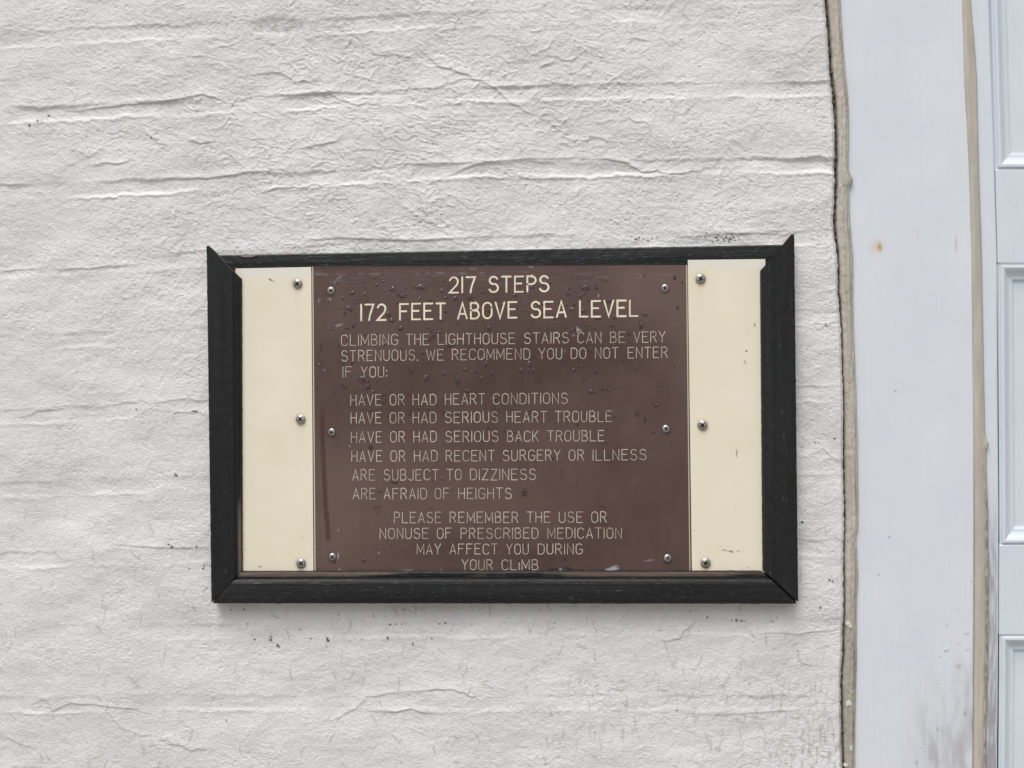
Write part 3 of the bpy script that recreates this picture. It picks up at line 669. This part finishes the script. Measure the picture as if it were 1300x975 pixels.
while len(lst) < 520:
    x = rs.uniform(400, 868); y = rs.uniform(350, 722)
    dens = math.exp(-((y - 420) / 95) ** 2) * (1 if x < 800 else .35) + .12 + .35 * math.exp(-((x - 640) / 150) ** 2 - ((y - 560) / 60) ** 2)
    if rs.random() > dens: continue
    s = rs.choice((1.3, 1.6, 2, 2.4, 3, 3.8, 4.6)); q = rs.random()
    lst.append((x, y, s * (1.5 if q < .25 else 1), s * (1.35 if q > .6 else .9), rs.uniform(-.5, .5)))
DROPS = lst
def marks(U, Vv, lst):
    a = np.zeros_like(U)
    for (x, y, rx, ry, ang, s) in lst:
        ca, sa = math.cos(ang), math.sin(ang); X = (U - x) * ca + (Vv - y) * sa; Y = -(U - x) * sa + (Vv - y) * ca
        r = np.sqrt((X / rx) ** 2 + (Y / ry) ** 2) + .45 * noise(U / 1.6, Vv / 1.6, int(x + y))
        a = np.maximum(a, s * (1 - smooth(.6, 1.25, r)))
    return a
SCR_L = [(377.2, 360.3), (381.2, 532.5), (382.0, 715.5)]; SCR_R = [(889.6, 354.0), (892.0, 540.0), (896.0, 715.1)]
def cream_attr(scr, topline, mk, pale_amp):
    def f(U, Vv):
        pale = pale_amp * (1 - smooth(-1.5, 1.5, Vv - topline(U) + .8 * noise(U / 9, Vv / 9, 6)))
        r = np.zeros_like(U)
        for (x, y) in scr:
            d = np.hypot(U - x, (Vv - y - 1)); r += .40 * np.exp(-((d - 5) / 3.4) ** 2) + .20 * np.exp(-((U - x) / 5) ** 2) * smooth(0, 6, Vv - y) * np.exp(-np.clip(Vv - y, 0, 99) / 16)
        return {'pale': pale, 'rust': np.clip(r, 0, .7), 'mould_and_shade': marks(U, Vv, mk)}
    return f
mkL = [(344, 355.5, 3.6, .9, .6, .9), (348.6, 358.5, 1, .8, 0, .6), (330, 719.5, 2.4, .8, -.4, .9), (385.5, 683, 2.6, .7, .1, .35), (311, 697, .8, .9, 0, .6), (334, 443, .8, .8, 0, .4), (354, 690, .8, .6, 0, .4)]
mkR = [(958.3, 412.5, .8, 2.6, .1, .9), (950.5, 419.5, .8, .8, 0, .5), (947.8, 445.5, 1.5, 1.5, .4, .8), (946, 459, .8, 2.4, .1, .7), (947, 462, .8, 1.2, .1, .6), (935.5, 575, .9, 5, .12, .8), (920, 699, 4.0, .7, .03, .8),
       (928, 700.2, 3.2, 1.0, .1, .95), (937, 700.2, 2.8, .6, .0, .8), (944, 700, .9, .5, 0, .4), (949, 720.5, 1, .8, 0, .6), (881, 674, .8, .6, 0, .5), (914, 693.5, 1, .5, 0, .4)]
pL = plate('side_plate', [(298.8, 340.9), (395.0, 339.0), (397.8, 727), (304.0, 727)], 10.4, 3.2, MCREAM, 1.3,
      cream_attr(SCR_L, lambda U: 353.0, mkL, .85), label='left cream strip with three screws down its right side')
pR = plate('side_plate', [(873.2, 330.0), (971.6, 328.9), (975, 727), (878.6, 727)], 11.4, 4.2, MCREAM, 1.3,
      cream_attr(SCR_R, lambda U: 342.0, mkR, .9), label='right cream strip with scuff marks and three screws down its left side')
SCR_B = [(419.8, 368.8), (420.6, 548.8), (421.6, 707.3), (844.3, 365.6), (845.6, 544.5), (847.8, 708.9)]
def brown_attr(U, Vv):
    n = fbm(U / 60, Vv / 60, 401, 3)
    g = lambda x, y, a, b: np.exp(-((U - x) / a) ** 2 - ((Vv - y) / b) ** 2)
    dry_sheen = .30 + .75 * g(840, 375, 75, 55) + .40 * g(868, 440, 18, 90) + .60 * g(425, 640, 60, 110) + .35 * g(560, 640, 140, 90) + .25 * g(760, 540, 90, 90) + .25 * g(470, 420, 60, 40)  # dry film patches, plus the upper-right sheen painted in as paler colour
    dry_sheen -= .50 * g(750, 440, 130, 36) + .35 * g(600, 500, 180, 60) + .45 * g(620, 700, 160, 26) + .3 * g(790, 600, 60, 90) + .3 * g(420, 520, 30, 40)
    dry_sheen += .20 * n + .08 * fbm(U / 9, Vv / 60, 403, 2)
    dry_sheen -= .35 * (1 - smooth(340, 344, Vv + .012 * (U - 400)))  # shade along the plate's top edge, put into the colour
    xs = np.interp(Vv, [515, 540, 580, 640, 665, 690], [409, 409, 410.5, 413, 415.5, 417])
    drip = (1 - smooth(2.2, 3.6, np.abs(U - xs) + .8 * noise(U * 0, Vv / 7, 9))) * smooth(505, 540, Vv) * (1 - smooth(684, 690, Vv))
    sc = .28 * np.exp(-((Vv - 347.5 + .008 * (U - 500) + 1.0 * noise(U / 30, U * 0, 11)) / 1.1) ** 2) * smooth(-.15, .45, fbm(U / 22, Vv * 0, 13)) * (1 - smooth(600, 640, U))
    sc += .09 * smooth(.15, .7, fbm(U / 26, Vv / 2.6, 15)) * np.exp(-((Vv - 351) / 12) ** 2)
    sc = np.maximum(sc, marks(U, Vv, [(426, 358, 3, 1.4, -.8, .35), (431, 352, 4, 1.4, -.6, .3), (405, 382, 1.6, 4, .3, .25), (419, 380, 2, 1.5, 0, .4), (430, 413, 6, 1.6, -.3, .35), (736, 419, 3, 1.6, .3, .45), (733, 418.5, 1.0, 4.0, 0, .85), (726.5, 391, 1.4, .8, 0, .8),
         (759.8, 375, 1.0, 2.0, .2, .9), (728, 425.5, 2, .7, -.3, .5), (429, 706, .8, 4.2, .08, .8), (431, 722.5, 1, 1, 0, .9), (777, 722.5, 9, 1.8, -.1, .85), (780, 719.5, 5, 1.3, -.15, .6), (824, 711.5, 7, 1.0, -.12, .30), (711.5, 723, 1.6, 1.1, 0, .85), (560, 723, .9, .7, 0, .8),
         (481, 701.8, 1.2, .8, .6, .7), (443.5, 566, 1, 1, 0, .7), (429.5, 673.5, 1, .9, 0, .6), (412, 470, 1.0, 1.0, 0, .5), (473, 496, .9, .9, 0, .6), (517, 723.5, 8, .5, 0, .4), (600, 341, 6, .5, .0, .4), (674, 338.5, 3, .6, 0, .6)]))
    gr = np.maximum(.75 * drip , marks(U, Vv, [(479, 644.5, 7, 2.4, -.35, .6), (480, 651, 1.6, 5, .4, .4), (547, 645, 3, 2, 0, .45), (725, 619, 4, 1.6, -1.2, .45), (713, 600, 2, 4.6, .5, .5), (764, 644, 5, 3, .4, .3), (482, 625, 4, 2.4, 0, .6), (870, 637, 1.6, 4, .3, .4), (755, 707.5, 3, 2.4, 0, .6)]))
    mo = marks(U, Vv, [(661.5, 697, .9, 4.5, 0, .9), (665.2, 692.5, 1.3, 1.6, 0, .9), (664, 698, .8, 3.5, 0, .8), (659, 697.5, .8, 3, 0, .6), (658.8, 713, 1.4, 1.4, 0, .9), (641, 716, 1.6, 1.5, 0, .9), (644, 718, 1.0, .8, 0, .7), (717.7, 710.3, 2.2, .9, -.1, .9), (701.5, 710.5, 1, .7, 0, .8), (711, 710.5, .9, .6, 0, .7),
         (702, 723.2, 7, 1.6, -.1, .85), (722, 722, 6, 2, .2, .9), (735, 724, 8, 1.0, 0, .8), (672, 724, 8, .9, 0, .7), (640, 722.5, 4, 1.6, .2, .7), (447, 722, .8, 3.6, -.2, .85), (649, 704, 9, .7, 0, 0), (695, 716, 5, .6, .1, .35)])
    wetspot = np.zeros_like(U)
    uu, v_ = U[0], Vv[:, 0]
    for (x, y, a, b, sk) in DROPS:                          # the film of dust is washed off under each drop
        if a < 1: continue
        a0, a1 = np.searchsorted(uu, (x - a, x + a)); b0, b1 = np.searchsorted(v_, (y - b, y + b))
        if a1 - a0 < 2 or b1 - b0 < 2: continue
        q = np.sqrt(((U[b0:b1, a0:a1] - x) / (a * .56)) ** 2 + ((Vv[b0:b1, a0:a1] - y - .4) / (b * .56)) ** 2)
        wetspot[b0:b1, a0:a1] = np.maximum(wetspot[b0:b1, a0:a1], 1 - smooth(.75, 1.2, q))
    dry_sheen = dry_sheen * (1 - wetspot) - .15 * wetspot
    for (x, y) in SCR_B: mo = np.maximum(mo, .30 * (1 - smooth(4.5, 8.5, np.hypot(U - x, Vv - y - 1.2))))  # screw shadows painted as dark rings, set slightly low
    return {'dry_sheen': np.clip(dry_sheen, -.3, 1.3), 'scratch': np.clip(sc, 0, .9), 'grime_and_shade': np.maximum(gr, .26 * wetspot), 'mould_and_shade': mo}
pB = plate('sign_plate', [(397.6, 338.6), (870.8, 336.8), (875.2, 727), (400.6, 727)], 10.6, 3.4, MBROWN, 1.15, brown_attr, chamfer=1.7, core=MCORE,
      label='brown engraved plate beaded with rain drops')

# ------------------------------------------------------------------ screws
def screw_mesh():
    nr, ns = 15, 64; vs = []; fs = []; fm = []
    rr = np.concatenate([np.linspace(0, .62, 11), [.75, .88, .97, 1.0]])
    for r in rr:
        for k in range(ns):
            a = 2 * math.pi * k / ns; x, y = r * math.cos(a), r * math.sin(a)
            z = .62 * math.sqrt(max(0, 1 - (r * .93) ** 2)) - .10
            arm = min(abs(x), abs(y)); lng = max(abs(x), abs(y))
            if arm < .135 and lng < .56: z -= .34 * (1 - lng / .75)
            vs.append((x, -z, y))
    for j in range(len(rr) - 1):
        for k in range(ns):
            f = (j * ns + k, j * ns + (k + 1) % ns, (j + 1) * ns + (k + 1) % ns, (j + 1) * ns + k); fs.append(f)
            c = np.mean([vs[q] for q in f], 0); fm.append(1 if (min(abs(c[0]), abs(c[2])) < .15 and max(abs(c[0]), abs(c[2])) < .53) else 0)
    n0 = len(vs); j = len(rr) - 1
    for k in range(ns):
        a = 2 * math.pi * k / ns; vs.append((math.cos(a), .06, math.sin(a)))
    fs += [(j * ns + k, j * ns + (k + 1) % ns, n0 + (k + 1) % ns, n0 + k) for k in range(ns)]; fm += [0] * ns
    me = bpy.data.meshes.new('screw'); me.from_pydata(vs, [], fs); me.materials.append(MSTEEL); me.materials.append(MDIRT)
    me.polygons.foreach_set('material_index', fm); me.polygons.foreach_set('use_smooth', [True] * len(fs)); me.update()
    return me
SM = screw_mesh()
def put_screws(lst, depth, r, parent, rots):
    for (x, y), a in zip(lst, rots):
        o = bpy.data.objects.new('screw', SM); link(o, parent)
        p = P(x, y, depth + 2.0); o.location = (p.x - sb.x, -depth * K - sb.y, p.z - sb.z)
        o.scale = (r * K, r * K, r * K); o.rotation_euler = (random.uniform(-.10, .10), a, random.uniform(-.10, .10))
put_screws(SCR_L, 10.4, 6.1, pL, (.75, .70, .9)); put_screws(SCR_R, 11.4, 6.2, pR, (.6, .9, .5)); put_screws(SCR_B, 10.6, 4.9, pB, (.78, .2, .6, .05, .5, .1))

# ------------------------------------------------------------------ engraved lettering (single stroke alphabet)
def arc(cx, cy, rx, ry, a0, a1, n=10):
    return [(cx + rx * math.cos(math.radians(a0 + (a1 - a0) * k / n)), cy + ry * math.sin(math.radians(a0 + (a1 - a0) * k / n))) for k in range(n + 1)]
W_ = .48
GL = {
 'A': (.5, [[(0, 0), (.25, 1), (.5, 0)], [(.075, .3), (.425, .3)]]),
 'B': (.46, [[(0, 0), (0, 1), (.24, 1)] + arc(.24, .765, .18, .235, 90, -90, 8) + [(0, .53)], [(.24, .53)] + arc(.24, .265, .22, .265, 90, -90, 8) + [(0, 0)]]),
 'C': (W_, [arc(.25, .72, .25, .28, 20, 180, 9) + arc(.25, .28, .25, .28, 180, 340, 9)]),
 'D': (.48, [[(0, 0), (0, 1), (.2, 1)] + arc(.2, .7, .28, .3, 90, 0, 6) + arc(.2, .3, .28, .3, 0, -90, 6) + [(0, 0)]]),
 'E': (.46, [[(.46, 1), (0, 1), (0, 0), (.46, 0)], [(0, .54), (.36, .54)]]),
 'F': (.46, [[(.46, 1), (0, 1), (0, 0)], [(0, .54), (.36, .54)]]),
 'G': (W_, [arc(.25, .72, .25, .28, 25, 180, 9) + arc(.25, .28, .25, .28, 180, 350, 9) + [(.5, .46), (.28, .46)]]),
 'H': (.46, [[(0, 0), (0, 1)], [(.46, 0), (.46, 1)], [(0, .52), (.46, .52)]]),
 'I': (.0, [[(0, 0), (0, 1)]]),
 'J': (.36, [[(.36, 1), (.36, .22)] + arc(.18, .2, .18, .2, 0, -160, 8)]),
 'K': (.48, [[(0, 0), (0, 1)], [(.44, 1), (0, .38)], [(.15, .58), (.48, 0)]]),
 'L': (.43, [[(0, 1), (0, 0), (.43, 0)]]),
 'M': (.58, [[(0, 0), (0, 1), (.29, .2), (.58, 1), (.58, 0)]]),
 'N': (.47, [[(0, 0), (0, 1), (.47, 0), (.47, 1)]]),
 'O': (.49, [arc(.245, .7, .245, .3, 0, 180, 10) + arc(.245, .3, .245, .3, 180, 360, 10) + [(.49, .7)]]),
 'P': (.46, [[(0, 0), (0, 1), (.22, 1)] + arc(.22, .74, .24, .26, 90, -90, 8) + [(0, .48)]]),
 'R': (.48, [[(0, 0), (0, 1), (.22, 1)] + arc(.22, .75, .23, .25, 90, -90, 8) + [(0, .5)], [(.25, .5), (.48, 0)]]),
 'S': (.48, [arc(.24, .755, .215, .245, 25, 180, 8) + arc(.24, .755, .215, .235, 190, 255, 4) + arc(.24, .265, .24, .27, 75, -10, 6) + arc(.24, .25, .24, .25, -15, -160, 8)]),
 'T': (.48, [[(0, 1), (.48, 1)], [(.24, 1), (.24, 0)]]),
 'U': (.46, [[(0, 1), (0, .26)] + arc(.23, .25, .23, .25, 180, 360, 10) + [(.46, 1)]]),
 'V': (.5, [[(0, 1), (.25, 0), (.5, 1)]]),
 'W': (.68, [[(0, 1), (.17, 0), (.34, .85), (.51, 0), (.68, 1)]]),
 'Y': (.5, [[(0, 1), (.25, .48), (.5, 1)], [(.25, .48), (.25, 0)]]),
 'Z': (.46, [[(0, 1), (.46, 1), (0, 0), (.46, 0)]]),
 '1': (.0, [[(0, 0), (0, 1)]]),
 '2': (.46, [arc(.23, .73, .22, .27, 165, -20, 10) + [(.38, .48), (0, 0), (.46, 0)]]),
 '7': (.46, [[(0, 1), (.46, 1), (.36, .66), (.26, .3), (.22, 0)]]),
 '.': (.03, [[(0, 0), (.03, 0)]]), ':': (.03, [[(0, .12), (.03, .12)], [(0, .62), (.03, .62)]]),
 'i': (.0, [[(0, 0), (0, .70)]]),
}
GAP = .225
def ribbon(vs, fs, pts, hw, yb):
    """flat stroke with rounded ends, as joined quads plus end fans, standing a hair proud"""
    pts = [Vector((p[0], p[1])) for p in pts]; n = len(pts); L = []; Rr = []
    for i in range(n):
        a = (pts[i] - pts[i - 1]).normalized() if i else None; b = (pts[i + 1] - pts[i]).normalized() if i < n - 1 else None
        t = (a + b) if (a and b) else (a or b)
        if t.length < 1e-6: t = b
        t.normalize(); nr = Vector((-t.y, t.x)); m_ = 1.0
        if a and b:
            c = max(.42, nr.dot(Vector((-a.y, a.x)))); m_ = 1 / c
        L.append(pts[i] + nr * hw * m_); Rr.append(pts[i] - nr * hw * m_)
    o = len(vs)
    for i in range(n): vs.append((L[i].x, yb, L[i].y)); vs.append((Rr[i].x, yb, Rr[i].y))
    for i in range(n - 1): fs.append((o + 2 * i, o + 2 * i + 1, o + 2 * i + 3, o + 2 * i + 2))
    for (e, i, sgn) in ((pts[0], 0, -1), (pts[-1], n - 1, 1)):
        d = (pts[1] - pts[0] if i == 0 else pts[-1] - pts[-2]).normalized() * sgn
        nr = Vector((-d.y, d.x)); o2 = len(vs)
        cap = [e + (nr * math.cos(q) + d * math.sin(q)) * hw for q in [math.pi * k / 5 for k in range(6)]]
        for c in cap: vs.append((c.x, yb, c.y))
        fs.append(tuple(range(o2, o2 + 6))[::-1])
LINES = [  # words with photo-px extent; cap top / baseline at the left and at the right end
 ([('217', 569.6, 604.1), ('STEPS', 620.0, 697.5)], 351.0, 372.6, 349.3, 371.0, 1.10, 1),
 ([('172', 457.5, 490.7), ('FEET', 506.6, 565.9), ('ABOVE', 580.4, 656.9), ('SEA', 673.5, 719.5), ('LEVEL', 735.1, 810.6)], 385.7, 407.7, 380.0, 402.0, 1.10, 1),
 ([('CLIMBING', 433, 505.1), ('THE', 515.1, 544.9), ('LIGHTHOUSE', 555.7, 653.9), ('STAIRS', 665.4, 722.1), ('CAN', 733.1, 763.5), ('BE', 774.5, 793.7), ('VERY', 804.2, 844.8)], 424.6, 439.2, 420.4, 434.6, .47, 2),
 ([('STRENUOUS.', 433.2, 530.8), ('WE', 541, 563.3), ('RECOMMEND', 573.7, 673), ('YOU', 683.7, 713.6), ('DO', 724.6, 744.1), ('NOT', 755.4, 785.2), ('ENTER', 796.9, 847.8)], 444.6, 458.9, 440.2, 454.6, .47, 2),
 ([('IF', 434.9, 446.7), ('YOU:', 458.1, 491.4)], 465.3, 479.5, 465.0, 479.2, .47, 2),
 ([('HAVE', 444.9, 484.2), ('OR', 494.8, 513.6), ('HAD', 523.9, 554.0), ('HEART', 564.9, 615.6), ('CONDITIONS', 625.8, 720.7)], 500.7, 515.0, 498.4, 512.8, .47, 2),
 ([('HAVE', 445.2, 484.2), ('OR', 494.8, 513.9), ('HAD', 523.9, 554.0), ('SERIOUS', 564.9, 632.2), ('HEART', 642.8, 694.5), ('TROUBLE', 704.6, 777.0)], 523.5, 537.9, 521.3, 535.7, .47, 2),
 ([('HAVE', 445.6, 485.0), ('OR', 495.3, 514.3), ('HAD', 524.8, 554.4), ('SERIOUS', 565.4, 632.6), ('BACK', 643.7, 684.0), ('TROUBLE', 694.8, 767.2)], 547.6, 562.0, 546.1, 560.3, .47, 2),
 ([('HAVE', 446.1, 485.3), ('OR', 495.7, 514.6), ('HAD', 525.6, 555.6), ('RECENT', 565.9, 628.0), ('SURGERY', 638.3, 711.7), ('OR', 721.9, 741.5), ('ILLNESS', 752.5, 820.5)], 572.1, 586.5, 570.2, 584.4, .47, 2),
 ([('ARE', 447.3, 476.0), ('SUBJECT', 487.0, 556.9), ('TO', 567.0, 586.0), ('DIZZINESS', 596.7, 680.4)], 595.9, 610.3, 595.0, 609.5, .47, 2),
 ([('ARE', 447.8, 476.9), ('AFRAID', 487.2, 542.0), ('OF', 551.8, 570.8), ('HEIGHTS', 581.8, 649.6)], 619.6, 634.0, 619.0, 633.4, .47, 2),
 ([('PLEASE', 500.1, 560.2), ('REMEMBER', 571.0, 658.1), ('THE', 668.8, 698.7), ('USE', 709.5, 740.1), ('OR', 750.7, 770.3)], 649.8, 664.1, 649.2, 663.6, .47, 2),
 ([('NONUSE', 482.0, 544.1), ('OF', 554.7, 573.3), ('PRESCRIBED', 584.8, 683.4), ('MEDICATION', 695.0, 789.5)], 670.2, 684.2, 669.8, 683.9, .47, 2),
 ([('MAY', 529.1, 559.8), ('AFFECT', 570.7, 631.8), ('YOU', 642.4, 671.2), ('DURING', 682.8, 739.5)], 690.2, 704.0, 689.9, 703.8, .47, 2),
 ([('YOUR', 586.0, 625.6), ('CLiMB', 636.9, 683.4)], 710.2, 723.8, 710.0, 723.8, .47, 2),
]
LD = 10.6 + .22
for (words, tl, bl, tr, br, hw, kind) in LINES:
    vs = []; fs = []; x0l, x1l = words[0][1], words[-1][2]
    for (txt, wx0, wx1) in words:
        wx0 += hw; wx1 -= hw                                  # extents are outer edges
        hgt = (bl - tl)
        tot = sum(GL[c][0] for c in txt) + GAP * (len(txt) - 1)
        sc = (wx1 - wx0) / tot; cx = 0
        for c in txt:
            jy = random.gauss(0, .12); 
            for st in GL[c][1]:
                pts = []
                for (gx_, gy_) in st:
                    px = wx0 + (cx + gx_) * sc; f = (px - x0l) / (x1l - x0l)
                    top = tl + (tr - tl) * f + hw; bot = bl + (br - bl) * f - hw
                    X, Z = plane_xz(px, bot + (top - bot) * gy_ + jy, LD); pts.append((float(X), float(Z)))
                ribbon(vs, fs, pts, hw * (1.9 if c in '.:' else 1 + random.gauss(0, .05)) * K, -LD * K - random.uniform(0, .05) * K)
            cx += GL[c][0] + GAP
    o = mesh('lettering', vs, [f[::-1] for f in fs], MLET if kind == 1 else MLET2, pB, sb)
    o['label'] = ('heading line reading ' if kind == 1 else 'engraved line reading ') + ' '.join(q[0] for q in words).upper()

# ------------------------------------------------------------------ rain drops
def drops(lst, depth, name, mat=None):
    vs = []; fs = []; na, nr = 18, 6
    for (x, y, wd, ht, sk) in lst:
        c = P(x, y, depth); a_, b_ = wd * .5 * K, ht * .5 * K; o = len(vs); ph = random.uniform(0, 6.3)
        top = min(a_, b_) * random.uniform(.20, .30)
        vs.append((c.x, c.y - top, c.z - b_ * .15))
        for j in range(1, nr + 1):
            r = j / nr
            for k in range(na):
                t = 2 * math.pi * k / na; ux, uz = math.cos(t), math.sin(t)
                wdt = 1 - .38 * max(0, uz) + .07 * math.sin(3 * t + ph)
                zz = top * (1 - r ** 2.6) ** .85 if j < nr else -.02 * K
                vs.append((c.x + a_ * ux * r * wdt + sk * b_ * uz * r, c.y - zz, c.z + b_ * (uz * r - .15 * (1 - r))))
        fs += [(o, o + 1 + (k + 1) % na, o + 1 + k) for k in range(na)]
        for j in range(nr - 1):
            q = o + 1 + j * na; fs += [(q + k, q + (k + 1) % na, q + na + (k + 1) % na, q + na + k) for k in range(na)]
    return mesh(name, vs, fs, mat or MWATER, smooth_=True)
d1 = drops(DROPS, 10.6, 'rain_drops'); tag(d1, 'clear rain drops scattered over the brown engraved plate', 'water drops', kind='stuff')
lst = [(1202, 793, 4, 5, 0), (1218, 816, 3, 5, 0), (1201, 825, 7, 6, .2), (1226, 804, 8, 4, .6), (1228, 824, 6, 4, .5), (1232, 737, 4, 4, 0), (1225, 905, 4, 8, 0), (1190, 925, 4, 8, 0), (1163, 967, 5, 8, 0), (1193, 833, 5, 3, .5), (1215, 773, 3, 3, 0), (1190, 868, 3, 3, 0), (1226, 882, 3, 4, 0), (1191, 905, 3, 3, 0)]
for _ in range(40): lst.append((rs.uniform(1140, 1230), rs.uniform(790, 975), rs.uniform(1, 2.4), rs.uniform(1, 3), 0))
d2 = drops(lst, -7.9, 'rain_drops', MCLEAR); tag(d2, 'rain drops clinging low on the white board beside the door', 'water drops', kind='stuff')
